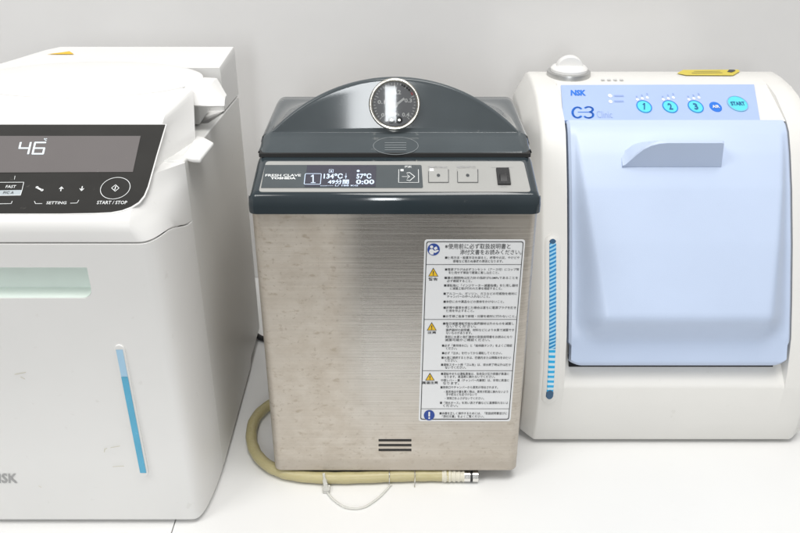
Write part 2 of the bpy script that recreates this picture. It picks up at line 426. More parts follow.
pr.stroke([(398.8, 170.3), (398.6, 183.4), (418.6, 183.4), (418.4, 170.3)], .0005)
pr.stroke([(402, 177.5), (409.5, 177.5)], .0005); pr.stroke([(407.2, 175.6), (409.7, 177.5), (407.2, 179.4)], .0005)
pr.stroke([(406.8, 174), (409.6, 173.4), (414.6, 177.4), (409.8, 181.6), (406.8, 181)], .0007)
pr.build('select_key', M_wtext, cp)
def key(x0, y0, x1, y1, lit):
    l, bq, r_, t_ = Print(PP).box_uv(x0, y0, x1, y1)
    k = finish('key', from_bm(prism_bm(PP, rrect(l, bq, r_, t_, .0006, 3), .0004, .0010)), M_silver, cp, bevel=.0002, seg=1)
    q = Print(PP, .0013); q.stroke([(x0, y0 + 3), (x0 + .2, y1), (x1, y1), (x1, y0 + 1)], .0005); q.ellipse((x0 + x1) / 2 - 1.7, (y0 + y1) / 2 - 1.5, (x0 + x1) / 2 + 1.7, (y0 + y1) / 2 + 1.5)
    q.build('key_mark', M_dtext, k)
    if lit: q = Print(PP, .0014); q.rect(x0 + 1.2, y0 + .2, x0 + 5.2, y0 + 2.8); q.build('key_lamp', glow('key_lamp', (1, 1, 1), .9), k)
key(428.4, 169.4, 448.4, 183.2, True); key(457.4, 169.4, 477.8, 183.2, False)
pr = Print(PP, .0008)
pr.text('運転/停止', 428, 166.5, 447.5, 168.7, .02); pr.text('電源/乾燥', 456.5, 166.5, 476, 168.7, .02)
pr.build('key_captions', M_gtext, cp); pr = Print(PP, .0008)
pr.text('ON', 500.5, 185.9, 506.6, 188.0, .01); pr.build('switch_caption', M_gtext, cp); pr = Print(PP, .0008); pr.stroke([(491.5, 168), (512, 167.9)], .0003)
pr.build('switch_caption', M_gtext, cp)
l, bq, r_, t_ = Print(PP).box_uv(496.8, 169.3, 509.8, 185.6)
sw = finish('power_switch', from_bm(prism_bm(PP, rrect(l, bq, r_, t_, .0005, 2), .0004, .0022)), M_black, cp, bevel=.0003, seg=2)
vm = (bq + t_) / 2
finish('rocker', from_bm(loft_bm([[PP.pt(u, v_, h) for v_, h in ((bq + .003, .0021), (vm + .001, .0021), (vm + .0008, .0040), (vm - .003, .0040))] for u in (l + .0024, r_ - .0026)])), M_black, sw, bevel=.0004, seg=2)

# lid: low tray, sloping front and a tall arched front
AB_Y, AB_Z = .0690, .3650
TILT = math.tan(R(15))
def arch(x):
    half, hgt = .1175, .0490
    rad = (half ** 2 + hgt ** 2) / (2 * hgt)
    if abs(x) >= half: return 0.0
    return max(0.0, math.sqrt(rad * rad - x * x) - (rad - hgt))
def lid_bm():
    xs = [(-.128 + .256 * i / 128) for i in range(129)]
    re = .0105; rows = []
    for x in xs:
        A = arch(x)
        dx = max(0, abs(x) - (.128 - re)); drop = re - math.sqrt(max(0, re * re - dx * dx)) if dx < re else re
        fy = .0012 * (dx / re) ** 3 * 4
        pts = [(.0455 + fy, .3518)]
        for k in range(1, 6):
            t_ = k / 5; pts.append((.0462 + fy + (AB_Y - .0462) * t_, .3535 + (AB_Z - .3535) * t_))
        pts.append((AB_Y + .0004, AB_Z + min(A, .0004)))
        for k in range(1, 9):
            t_ = k / 8; z = AB_Z + max(A - .0032, 0) * t_; pts.append((AB_Y + .0004 + TILT * (z - AB_Z), z))
        ytop = AB_Y + .0004 + TILT * max(A - .0032, 0); q = min(1, A / .006)
        for k in range(1, 6):
            a_ = R(90 * k / 5); pts.append((ytop + q * (.0032 * (1 - math.cos(a_)) * 1.2), AB_Z + max(A - .0032, 0) + min(A, .0032) * math.sin(a_)))
        y1 = pts[-1][0]
        for k in range(1, 13):
            t_ = k / 12; pts.append((y1 + (.175 - y1) * t_, AB_Z + A * (1 - t_) ** 1.7 * (1 + .9 * t_)))
        for k in range(1, 6):
            a_ = R(90 * k / 5); pts.append((.185 + .013 * math.sin(a_), AB_Z - .013 * (1 - math.cos(a_))))
        rows.append([(x, y, max(z - drop, .3518)) for y, z in pts])
    bm = bmesh.new(); vs = [[bm.verts.new(p) for p in r] for r in rows]
    for a, c in zip(vs, vs[1:]):
        for i in range(len(a) - 1): bm.faces.new((a[i], a[i + 1], c[i + 1], c[i]))
        bm.faces.new((a[0], c[0], c[-1], a[-1]))
    bm.faces.new(vs[0]); bm.faces.new(vs[-1][::-1])
    bmesh.ops.dissolve_degenerate(bm, dist=1e-6, edges=bm.edges)
    return bm
lid = finish('lid', from_bm(lid_bm()), M_slate, st, sharp=32)
sv = Vector((0, AB_Y - .0462, AB_Z - .3535)).normalized(); SLP = Plane((0, .0462, .3535), sv, (0, -sv.z, sv.y))
q = Print(SLP, .0003); q.ring(373, 137, 418.5, 155, .0006)
for y in (143, 145.4, 147.8, 150.2): q.stroke([(385, y), (406, y)], .0008)
q.build('emblem', ink('worn_emblem', (.20, .22, .23), .35), lid)
av = Vector((0, TILT, 1)).normalized(); AP = Plane((0, AB_Y + .0004, AB_Z), av, (0, -av.z, av.y))
# pressure gauge on the arch
gc = AP.uv(394.6, 104.2); gr = (AP.uv(420.3, 104.2)[0] - AP.uv(369.0, 104.2)[0]) / 2
bz = bmesh.new(); rows = []
for k in range(64):
    a_ = 2 * math.pi * k / 64
    rows.append([AP.pt(gc[0] + r_ * math.cos(a_), gc[1] + r_ * math.sin(a_), h) for r_, h in ((gr, -.004), (gr, .0035), (gr - .0006, .0048), (gr - .0018, .0052), (gr - .0030, .0042), (gr - .0036, .0020), (gr - .0036, -.004))])
rows.append(rows[0]); loft_bm(rows, closed=True, caps=False, bm=bz)
bezel = finish('gauge_bezel', from_bm(bz), M_bezel, st, sharp=60)
GP = Plane(AP.pt(gc[0], gc[1], .0004), AP.v, AP.n)
q = Print(GP, 0); q.poly(ell(0, 0, gr - .003, gr - .003, 48)); dial = q.build('dial', M_dial, bezel)
q = Print(GP, .0003); ri = gr - .0036
for k in range(33):
    a_ = R(225 - 270 * k / 32); L0 = .0030 if k % 8 == 0 else (.0022 if k % 4 == 0 else .0013)
    q.stroke([((ri - .0010) * math.cos(a_), (ri - .0010) * math.sin(a_)), ((ri - .0010 - L0) * math.cos(a_), (ri - .0010 - L0) * math.sin(a_))], .00055, px=False)
for tx, x0, y0, x1, y1 in (('0.2', 393, 90, 401, 94.5), ('0.3', 404.5, 98.5, 412, 102.6), ('0.1', 377.5, 100, 385, 104), ('0', 381, 113, 384.5, 117), ('0.4', 402, 112.6, 409.5, 116.8), ('MPa', 391, 112.6, 399.5, 115.6)): q.text(tx, x0, y0, x1, y1, .035)
q.build('dial_marks', ink('dial_print', (.90, .90, .88)), dial)
q = Print(GP, .0003); a0, a1 = R(52), R(20)
q.stroke([((ri - .0016) * math.cos(a_), (ri - .0016) * math.sin(a_)) for a_ in (R(28), R(33))], .0016, px=False); q.build('red_mark', M_red, dial)
q = Print(GP, .0003); q.stroke([((ri - .0016) * math.cos(R(a_)), (ri - .0016) * math.sin(R(a_))) for a_ in range(38, 70, 5)], .0016, px=False); q.build('dark_zone', M_black, dial)
for x in (391.4, 399.2):
    cu, cv = GP.uv(x, 120.2); q = Print(GP, .0004); q.poly(ell(cu, cv, .0033, .0033)); sc_ = q.build('dial_screw', M_black, dial)
    q = Print(GP, .0007); q.poly(ell(cu, cv + .0002, .0010, .0010)); q.build('screw_head', M_bezel, sc_)
nd = Plane(GP.pt(0, 0, .0012), GP.v, GP.n); c0 = nd.uv(395.6, 105.4); tip = nd.uv(403.8, 98.8); tail = nd.uv(391.5, 108.5)
q = Print(nd, 0); q.poly(ell(*c0, .0021, .0021)); q.stroke([c0, tip], .0020, px=False); q.stroke([tail, c0], .0014, px=False); q.build('needle', ink('needle_white', (.92, .92, .90)), dial)
rows = []
for k in range(9):
    r_ = (gr - .0034) * (1 - k / 8) + 1e-5
    rows.append([AP.pt(gc[0] + r_ * math.cos(2 * math.pi * i / 48), gc[1] + r_ * math.sin(2 * math.pi * i / 48), .0026 + .0007 * (1 - (r_ / (gr - .0034)) ** 2)) for i in range(48)])
finish('gauge_glass', from_bm(loft_bm(rows, caps=False)), M_glass, bezel, sharp=180)

# instruction label on the front
def label_quad(i): # inset in picture pixels
    return [(418.6 + i, 421 - i), (510.4 - i * .9, 421 - i), (525.3 - i, 239.4 + i), (424.6 + i, 239.4 + i)]
lb = finish('instruction_label', from_bm(prism_bm(front, quad_round(front, label_quad(0), .003), -.0005, .0003)), M_paper, st, smooth=False)
q = Print(front, .0005); q.frame(quad_round(front, label_quad(1.7), .0026), quad_round(front, label_quad(2.5), .0022))
def edge_x(y):
    t_ = (y - 239.4) / 181.6; return 424.6 + 2.3 - 6.0 * t_, 525.3 - 2.3 - 14.9 * t_
for y in (264.3, 319.2, 370.4, 408.5):
    a_, b_ = edge_x(y); q.stroke([(a_, y), (b_, y)], .0005)
q.text('※使用前に必ず取扱説明書と', 445, 243.4, 510.5, 248.8, .004); q.text('添付文書をお読みください。', 460, 249.4, 521.5, 254.4, .004)
LINES = [(445, 519.5, 257.4, '■使用方法・設置方法を誤ると、故障や火災、やけどや'), (453, 503, 261.0, '感電など思わぬ事故の原因となります。'),
 (445, 519, 269.2, '■電源プラグは必ずコンセント（アース付）にコップ等'), (448.5, 499, 272.4, 'を使用せず単独で確実に差し込むこと。'),
 (444.5, 518, 277.6, '■蓋の開閉時は圧力計の指針が0.0MPaであることを'), (447, 472, 280.7, '必ず確認すること。'),
 (444, 518, 285.2, '■運転毎に「インジケーター滅菌指標」を使用し器材'), (450, 502, 288.2, 'に滅菌工程が行われた事を確認すること。'),
 (443.5, 517, 293.4, '■アルコール、ガソリン、ガスなどの可燃物を絶対に'), (447, 490, 296.3, 'チャンバーの中へ入れないこと。'),
 (443.5, 504, 301.4, '■本機に水や薬品などの液体をかけないこと。'),
 (443.5, 516, 307.4, '■故障や異常を感じた場合は直ちに電源プラグを抜き'), (446, 474, 310.5, '使用を中止すること。'),
 (443, 516, 316.0, '■お客様ご自身で修理・分解を絶対に行わないこと。'),
 (443, 514, 323.3, '■毎日滅菌運転可能な医療器材以外のものを滅菌し'), (446, 476, 326.1, 'ないでください。'),
 (446, 514, 329.7, '医療器材の説明書、材料などにより水質で滅菌でき'), (446, 472, 332.6, 'ないものがあります。'),
 (445, 512, 336.6, '事前に水質と各種器材の取扱説明書をお読みになり'), (445, 490, 339.6, '滅菌可能かご確認ください。'),
 (442, 512, 345.3, '■必ず「専用排水口」と「給排器タンク」をよくご確認'), (446, 457, 348.1, 'ください。'),
 (442, 502, 352.8, '■必ず「注水」を行ってから運転してください。'),
 (441.5, 511, 357.4, '■水道に接続するときは、機器内または精製水をお使い'), (445, 457, 360.2, 'ください。'),
 (441, 511, 364.4, '■運転スタート時「ゴム栓」は、排水終了時以外は抜か'), (445, 466, 367.2, 'ないでください。'),
 (441, 509, 373.5, '■運転中または運転直後は、缶体及び圧力容器が高温に'), (444, 495, 376.4, 'なります。高温部に触れないでください。'),
 (441, 509, 380.0, '中間レバー・蓋（チャンバー内蓋部）は、非常に高温に'), (443, 459, 382.9, 'なります。'),
 (440.5, 498, 387.0, '■排気口やチャンバーから蒸気が排出されます。'),
 (444, 508, 391.4, '・蒸気排出や蓋を開く際は、蒸気が顔面に触れないよう'), (446, 477, 394.2, '手や顔などを近づけないで'), (445, 484, 398.0, '・排気口をふさがないでください。'),
 (440, 508, 402.5, '■「排水ホース」を洗い流さず器などに直接取れないよ'), (443, 458, 405.3, 'ください。'),
 (439.5, 507, 413.0, '■本器を正しく操作するためには、「取扱説明書並びに'), (442, 484, 416.1, '「添付文書」をよくご覧ください。')]
for x0, x1, y, tx in LINES: q.text(tx, x0, y - 1.35, x1, y + 1.35, .008)
for (x0, y0, x1, y1), wd, (wx0, wy0, wx1, wy1) in (((428.2, 267.4, 438.4, 276.2), '警告', (428.4, 277.4, 437.6, 280.4)), ((426.8, 321.8, 436.6, 330.2), '注意', (427.4, 331.0, 436.2, 333.6)), ((425.2, 372.4, 434.6, 380.2), '高温注意', (422.2, 381.0, 438, 383.8))):
    q.px_poly([(x0, y1), (x1, y1), ((x0 + x1) / 2, y0)]); q.text(wd, wx0, wy0, wx1, wy1, .02)
q.build('label_print', M_ink, lb)
for (x0, y0, x1, y1) in ((428.2, 267.4, 438.4, 276.2), (426.8, 321.8, 436.6, 330.2), (425.2, 372.4, 434.6, 380.2)):
    q = Print(front, .0007); q.px_poly([(x0 + .9, y1 - .6), (x1 - .9, y1 - .6), ((x0 + x1) / 2, y0 + 1.2)]); q.build('warning_triangle', M_yellow, lb)
    ex = Print(front, .0009); xm = (x0 + x1) / 2; ex.rect(xm - .45, y0 + 3.2, xm + .45, y1 - 2.8); ex.rect(xm - .45, y1 - 2.2, xm + .45, y1 - 1.2); ex.build('exclamation_mark', M_ink, lb)
q = Print(front, .0006); q.ellipse(427.4, 243.2, 439.8, 255.2); q.build('read_manual_sign', M_signblue, lb)
q = Print(front, .0006); q.ellipse(423.8, 409.6, 434.6, 420.0); q.build('mandatory_sign', M_signblue, lb)
q = Print(front, .0008); q.ellipse(430.0, 245.0, 433.2, 248.0); q.px_poly([(428.9, 251.5), (429.8, 249), (432.3, 248.4), (434.3, 250.4), (437.8, 249.4), (439, 250.4), (435.4, 252.6), (433.6, 252.2), (433.4, 254.3), (430.6, 254.0)])
q.px_poly([(433.6, 247.6), (436.3, 246.0), (437.6, 248.2), (435.0, 249.9)]); q.build('reading_figure', M_paper, lb)
q = Print(front, .0008); q.rect(428.4, 411.3, 430.0, 416.0); q.ellipse(428.3, 416.7, 430.1, 418.4); q.build('exclamation_mark', M_paper, lb)

# ================================================================== left white machine
lm = thing('maintenance_unit', 'white boxy device with black touch panel showing 46 and a blue level strip', 'dental device', (-.31, .11, TZ))
XL = -.47
def zs(y): return .3588 - .0775 * y
def plan(S_, P_, yf, zz, back_full, yb, ex=2.3, n=14):
    """one plan section: from the seam S_ round the right front corner P_ to the left, then along the back"""
    pts = []
    a0 = R(24); c0 = math.cos(a0) ** (2 / ex); s0 = math.sin(a0) ** (2 / ex)
    for k in range(n + 1):                       # part of a superellipse from the seam to the front
        a_ = a0 + (R(90) - a0) * k / n
        u = max(0, math.cos(a_)) ** (2 / ex) / c0; w = (math.sin(a_) ** (2 / ex) - s0) / (1 - s0)
        pts.append((P_ + (S_[0] - P_) * u, S_[1] + (yf - S_[1]) * w))
    pts += [(-.26, yf), (-.34, yf), (-.42, yf), (XL + .012, yf + .003), (XL, yf + .02)]
    if back_full: pts += [(XL, max(.13, yf + .05)), (-.402, .272), (-.39, .287), (-.1873, .287), (-.1873, .1985), (-.222, .1985), (-.222, .131)]
    else: pts += [(XL, yb), (-.45, yb), (-.40, yb), (-.30, yb), (-.25, yb), (-.222, yb), (-.205, yb)]
    return pts
# lower front cover
rows = []
for z, dyf, ins in ((.0, .004, .004), (.0015, .0015, .0015), (.006, 0, 0), (.08, 0, 0), (.16, 0, 0), (.24, 0, 0), (.285, 0, 0), (.2985, -.0003, 0), (.2990, .0010, .0006)):
    yf = -.0628 - .0042 * (z / .3) + dyf
    sec = plan((-.1873 - ins, .0125), -.207 - ins * .5 - .007 * min(1, z / .3), yf, z, False, .0125, 3.3 - .7 * min(1, z / .3))
    rows.append([(x, y, z + .0) for x, y in sec])
def dip(x, y):       # the parting line drops where it meets the side seam
    return .0158 * smooth01((.0125 - y) / .058)
def smooth01(t_): t_ = max(0, min(1, t_)); return t_ * t_ * (3 - 2 * t_)
def wobble(rows, z0=.285):
    out = []
    for r_ in rows:
        out.append([(x, y, z + (dip(x, y) * max(0, min(1, (z - .24) / (.2985 - .24))) if z > .24 else 0)) for x, y, z in r_])
    return out
fc = finish('front_cover', from_bm(loft_bm(wobble(rows))), M_white, lm, sharp=40)
FL = Plane((0, -.0668, 0), (0, 0, 1), (0, -1, 0))      # front face of the cover, near the middle of its height
# upper shell with sloping panel, flat top and the notch for the grip
PY0, PZ0, PY1, PZ1 = -.0610, .3375, .0350, .3862
rows = []
def S_at(z):
    if z <= .3561: return (-.1873, .0125)
    t_ = max(0, min(1, (z - .362) / .029)); return (-.1903 - .0092 * t_, .0725 + .05 * t_)
def P_at(z):
    t_ = max(0, min(1, (z - PZ0) / (PZ1 - PZ0))); return -.2185 + .010 * t_ if z > .32 else -.214 - .0045 * max(0, (z - .30) / .02)
def ex_at(z):
    t_ = (z - .300) / (.350 - .300); return 2.6 - 1.72 * smooth01(t_) if z < .350 else .88 + .16 * min(1, (z - .350) / .02)
for z, yf in ((.3004, -.0655), (.3010, -.0672), (.318, -.0672), (.328, -.0668), (.3330, -.0652), (.3360, -.0630)):
    rows.append([(x, y, z) for x, y in plan(S_at(z), P_at(z), yf, z, False, .0127, ex_at(z))])
rows = [[(x, y, z + dip(x, y) * max(0, 1 - (z - .3004) / .03)) for x, y, z in r_] for r_ in rows]
def ypanel(z): return PY0 + (PY1 - PY0) * (z - PZ0) / (PZ1 - PZ0)
for z in (PZ0, .341, .345, .350):
    rows.append([(x, y, z) for x, y in plan(S_at(z), P_at(z), ypanel(z), z, False, .0127, ex_at(z))])
nfront = 15 + 5
def full_row(z, yf):
    sec = plan(S_at(z), P_at(z), yf, z, True, 0, ex_at(z)); return sec
r0 = full_row(.3560, ypanel(.3560))
rows.append([(x, y, (.3560 if i < nfront else zs(y) + .0026)) for i, (x, y) in enumerate(r0)])
for z in (.3563, .361, .366, .371, .376, .381, PZ1): rows.append([(x, y, z) for x, y in full_row(z, ypanel(z))])
for dz, dy in ((.0022, .0062), (.0034, .0125), (.0042, .022)):
    rows.append([(x + (-.0010 if x > -.25 else .001) * (dz / .0042) ** 2, y, PZ1 + dz + .0042 * max(0, (y - .06) / .22)) for x, y in full_row(PZ1 + dz, PY1 + dy)])
up = finish('lid', from_bm(loft_bm(rows)), M_white, lm, sharp=33)
# right side and rear casing
prof = [(.0140, .006), (.018, .003), (.205, .003), (.212, .012), (.283, .012), (.287, .016), (.287, zs(.287)), (.0140, zs(.0140))]
finish('side_casing', from_bm(extrude_x(prof, XL + .002, -.1876)), M_white_side, lm, bevel=.0016, seg=3)
for fx in (-.43, -.215):
    for fy in (-.03, .24):
        finish('foot', from_bm(loft_bm([[(fx + u, fy + v, z) for u, v in ell(0, 0, .012, .012, 20)] for z in (TZ, .0145 if fy > .1 else .002)])), M_black, lm)
# raised oval on top
tp = []
TPZ = lambda y: PZ1 + .0042 + .0042 * max(0, (y - .06) / .22)
rows = []
for rr_, hh in ((1.0, -.0006), (1.0, .0012), (.985, .0020), (.93, .0026), (.6, .0034), (.2, .0038), (.001, .0038)):
    rows.append([(-.315 + .118 * rr_ * math.cos(2 * math.pi * k / 72), .155 + .062 * rr_ * math.sin(2 * math.pi * k / 72), TPZ(.155 + .062 * rr_ * math.sin(2 * math.pi * k / 72)) + hh) for k in range(72)])
finish('top_cap', from_bm(loft_bm(rows)), M_white, lm, sharp=40)
q = Print(Plane((0, .25, TPZ(.262) + .0006), (0, 1, 0), (0, 0, 1)), 0); q.px_poly([(47, 54.2), (74, 54.2), (69.5, 51.2), (62, 52.3)]); q.build('warning_sticker', M_yellow, lm)
# grip flap and latch at the right edge of the lid
fl_prof = [(.1640, .3925), (.1480, .3945), (.1300, .3890), (.1180, .3765), (.1150, .3725), (.1175, .3705), (.1320, .3790), (.1480, .3850), (.1640, .3850)]
rows = []
for x in (-.2215, -.2000, -.1840): rows.append([(x, y, z + (.005 if y < .135 else 0) - (.001 if x > -.19 else 0)) for y, z in fl_prof])
rows.append([(-.1690, .1165 + (y - .115) * .34, .3755 + (z - .3705) * .32) for y, z in fl_prof])
finish('grip_flap', from_bm(loft_bm(rows)), M_white, lm, bevel=.0022, seg=4)
TB = Plane((0, 0, .3575), (0, 1, 0), (0, 0, 1))
tab = [TB.uv(*p_) for p_ in ((196, 135), (204, 136.5), (214, 142), (200.5, 158.5), (192, 158), (181.8, 155.4))]
finish('latch', from_bm(prism_bm(TB, tab, -.0050, 0)), M_white, lm, bevel=.0022, seg=3)
finish('hinge_block', from_bm(box_bm(-.2215, -.2005, .137, .190, .3500, .372)), M_white_side, lm, bevel=.002)
# black touch panel
wv = Vector((0, PY1 - PY0, PZ1 - PZ0)).normalized(); LP = Plane((0, PY0, PZ0), wv, (0, -wv.z, wv.y))
out_px = [(165.6, 125.2), (156.6, 155.5), (147.8, 187), (144, 196), (138.8, 202.4), (131.5, 207), (122, 210.6), (111, 212.6), (95, 213.4), (60, 214)]
ol = [LP.uv(*p_) for p_ in out_px]; vb = ol[-1][1]; vt = ol[0][1]
ol = ol + [(-.40, vb), (XL + .025, vb + .02), (XL + .035, vt)]
olr = [(u + (.0011 if u > -.3 else -.001), v + (-.0011 if v < (vb + vt) / 2 else .0011)) for u, v in ol]
tpn = finish('panel_bezel', from_bm(prism_bm(LP, olr, -.001, .0005)), M_white, lm, bevel=.0003, seg=1)
tpn = finish('touch_panel', from_bm(prism_bm(LP, ol, -.001, .0010)), M_panelblack, lm, bevel=.0002, seg=1)
q = Print(LP, .0013); q.poly([LP.uv(*p_) for p_ in ((133.2, 173), (141, 137), (0, 138))] [:2] + [(XL + .04, LP.uv(0, 137)[1]), (XL + .04, LP.uv(0, 174)[1])]); ds = q.build('display', M_screen, tpn)
q = Print(LP, .0016)
# seven segment 46, leaning
def seg7(x0, y0, x1, y1, segs, lean):
    mid = (y0 + y1) / 2
    def X(x, y): return x + lean * (y1 - y) / (y1 - y0)
    P_ = {'a': ((x0, y0), (x1, y0)), 'b': ((x1, y0), (x1, mid)), 'c': ((x1, mid), (x1, y1)), 'd': ((x0, y1), (x1, y1)), 'e': ((x0, mid), (x0, y1)), 'f': ((x0, y0), (x0, mid)), 'g': ((x0, mid), (x1, mid))}
    for s_ in segs: q.stroke([(X(*P_[s_][0]), P_[s_][0][1]), (X(*P_[s_][1]), P_[s_][1][1])], .0016)
seg7(18.8, 143.8, 28.8, 155.0, 'fgbc', 2.6); seg7(33.2, 143.8, 43.6, 155.0, 'afgedc', 2.6)
q.text('℃', 44.4, 139.6, 47.6, 142.0, .02)
q.build('digits', M_digit, ds)
q = Print(LP, .0013)
q.ring(100.8, 178.2, 130.6, 200.2, .0005); cx_, cy_ = 115.6, 189
q.stroke([(cx_ - 3.6, cy_), (cx_ + .4, cy_ - 3.2), (cx_ + 3.8, cy_), (cx_, cy_ + 3.2), (cx_ - 3.6, cy_)], .0006); q.stroke([(cx_ + .5, cy_ - 1.5), (cx_ - .3, cy_ + 1.5)], .0008)
q.text('START / STOP', 97.5, 201.8, 127.5, 205.2, .01); q.text('SETTING', 47, 202.4, 67, 205.2, .01)
q.stroke([(35, 202.2), (36, 204.6), (42.5, 204.6)], .0005); q.stroke([(71, 204.2), (77.5, 204.0), (79.2, 201.2)], .0005)
q.stroke([(37.6, 188.6), (42.4, 191.0)], .0016); q.ellipse(36.2, 187.2, 39, 189.4); q.ellipse(41, 190, 44, 192.2)
q.stroke([(61.2, 192), (62, 188)], .0008); q.stroke([(60, 189.8), (62, 187.8), (63.6, 189.8)], .0007)
q.stroke([(82.8, 187.4), (82.0, 191.6)], .0008); q.stroke([(80.4, 189.6), (82, 191.8), (84.2, 189.6)], .0007)
q.stroke([(15.6, 177), (15.0, 180.4)], .0004); q.stroke([(0, 204.8), (11.8, 204.6), (12.8, 202.2)], .0005)
q.stroke([(-6, 183.4), (24.4, 183.2), (22.6, 191), (21, 196.2), (-6, 196.6)], .0005); q.text('FAST', 6.5, 186.2, 16.5, 189.0, .01)
pl = q.build('panel_lettering', M_wtext, tpn)
q = Print(LP, .0012); q.px_poly([(-6, 191.4), (22.8, 190.9), (20.8, 196.0), (-6, 196.4)]); q.build('mode_key', ink('mode_key', (.42, .47, .50)), tpn)
q = Print(LP, .0015); q.text('P/C A', 4, 192.4, 14.5, 195, .01); q.build('mode_lettering', M_dtext, tpn)
# finger recess, level strip, logo
def fpx(px, py, y): p_ = on(px, py, 1, y); return (p_.x, p_.z)
yf = -.0666
u1, v0 = fpx(93, 298.5, yf); _, v1 = fpx(60, 267.4, yf)
rec = Plane((0, yf, 0), (0, 0, 1), (0, -1, 0))
cut(fc, [prism_bm(rec, rrect(-.42, v0, u1, v1, .009, 6, (1, 1, 0, 0)), .01, -.022)])
fc.data.polygons.foreach_set('use_smooth', [True] * len(fc.data.polygons)); fc.data.set_sharp_from_angle(angle=R(40))
bmr = bmesh.new(); i_ = .0002
outl = rrect(-.42 + i_, v0 + i_, u1 - i_, v1 - i_, .0088, 6, (1, 1, 0, 0))
loft_bm([[rec.pt(u, v, h) for u, v in outl] for h in (-.0012, -.0195)], caps=False, bm=bmr)
bmr.faces.new([bmr.verts.new(rec.pt(u, v, -.0195)) for u, v in outl])
finish('grip_recess', from_bm(bmr), M_mint, lm, sharp=40)
A_ = fpx(119.6, 349, yf); B_ = fpx(143.6, 472, yf)
def strip_bm(a_, b_, w, h0, h1, r_top=True):
    a_ = Vector(a_); b_ = Vector(b_); d = (b_ - a_).normalized(); n_ = Vector((-d.y, d.x)); out_ = []
    for k in range(11): t_ = R(-90 + 18 * k); out_.append(tuple(a_ - d * math.cos(t_) * w + n_ * math.sin(t_) * w))
    for k in range(11): t_ = R(-90 + 18 * k); out_.append(tuple(b_ + d * math.cos(t_) * w - n_ * math.sin(t_) * w))
    return prism_bm(rec, out_, h0, h1)
mid_ = tuple(Vector(A_).lerp(Vector(B_), .205))
lv = finish('level_window', from_bm(strip_bm(A_, B_, .0044, -.004, .0008)), M_white, lm, bevel=.0004, seg=2)
q = Print(rec, .0013)
def bar(a_, b_, w0, w1):
    a_ = Vector(a_); b_ = Vector(b_); d = (b_ - a_).normalized(); n_ = Vector((-d.y, d.x))
    return [tuple(a_ - n_ * w0), tuple(a_ + n_ * w0), tuple(b_ + n_ * w1), tuple(b_ - n_ * w1)]
q.poly(bar(mid_, B_, .0030, .0030)); q.build('blue_oil', M_oil, lv)
q = Print(rec, .0011); q.poly(bar(A_, mid_, .0030, .0030)); q.build('empty_window', M_oiltop, lv)
q = Print(Plane((0, -.0636, 0), (0, 0, 1), (0, -1, 0)), .0006); q.text('NSK', -9.5, 473.2, 17.6, 482.8, .022, .2); q.build('logo', M_gtext, lm)

M_scuff = ink('scuff', (.60, .57, .46)); SC = Plane((0, -.0652, 0), (0, 0, 1), (0, -1, 0))
for pts_ in (((104.5, 451.5), (104.8, 448.8), (107.2, 447.8)), ((111, 447.2), (120, 445.6)), ((113, 466.2), (124, 465.6)), ((15, 374), (26, 372)), ((21, 376.5), (25, 378.6)), ((39, 485.5), (41.5, 486.8))):
    q = Print(SC, .0006); q.stroke(pts_, .0006); q.build('scuff_mark', M_scuff, fc)

# ================================================================== right cream machine with blue door
rm = thing('lubrication_unit', 'cream device with a big pale blue door and round teal numbered keys', 'dental device', (.304, .18, TZ))
XC = .3045
FP = [(.0655, .000), (.0625, .004), (.0580, .030), (.0565, .076), (.0567, .0795), (.0600, .1000), (.0690, .135), (.0862, .1722), (.1130, .2260), (.1410, .2764), (.1620, .3090), (.1770, .3290), (.1885, .3373), (.1900, .3384), (.2270, .3545), (.2500, .3592), (.2560, .3600), (.2790, .3615), (.3050, .3610), (.3230, .3550), (.3350, .3400), (.3400, .3150)]
DENSE = (4, 12, 16)
def inset(prof, d):
    sp_ = [i for i in range(len(prof)) if i not in DENSE]; out_ = {}
    for q_, i in enumerate(sp_):
        y, z = prof[i]; a_ = Vector(prof[sp_[max(q_ - 1, 0)]]); b_ = Vector(prof[sp_[min(q_ + 1, len(sp_) - 1)]]); t_ = (b_ - a_).normalized(); n_ = Vector((t_.y, -t_.x))
        k = d * (1 + 1.0 * max(0, min(1, (z - .25) / .1)))
        out_[i] = Vector((y + n_.x * k, max(z + n_.y * k, 0)))
    for i in DENSE:
        p0, p1, p2 = Vector(prof[i - 1]), Vector(prof[i]), Vector(prof[i + 1]); f_ = (p1 - p0).length / ((p1 - p0).length + (p2 - p1).length)
        out_[i] = out_[i - 1].lerp(out_[i + 1], f_)
    return [tuple(out_[i]) for i in range(len(prof))]
def well(prof):        # the door opening
    out_ = []
    for y, z in prof:
        if .12 < z < .338: out_.append((y + .024, z - .016))
        else: out_.append((y, z))
    out_[3] = (.0566, .0765); out_[4] = (.0590, .0815); out_[5] = (.0830, .1030); out_[6] = (.0960, .1200)
    out_[13] = (.1905, .3366); out_[14] = (.2275, .3497); out_[15] = (.2520, .3574)
    return out_
def close(p_): return p_ + [(.340, .002), (.334, 0)]
cols = []
for x, d in ((.1425, .0150), (.1436, .0125), (.1560, .0016), (.1572, .0006), (.1590, 0), (.1700, 0)): cols.append((x, inset(FP, d)))
sd = [(x, p_) for x, p_ in cols]
mid_cols = [(.1838, FP), (.1842, well(FP)), (.4248, well(FP)), (.4252, FP)]
allc = sd + mid_cols + [(2 * XC - x, p_) for x, p_ in sd[::-1]]
finish('body', from_bm(loft_bm([[(x, y, z) for y, z in close(p_)] for x, p_ in allc])), M_cream, rm, sharp=38)
for fx in (.175, .434):
    for fy in (.09, .30):
        finish('foot', from_bm(loft_bm([[(fx + u, fy + v, z) for u, v in ell(0, 0, .010, .010, 20)] for z in (TZ, .001)])), M_black, rm)
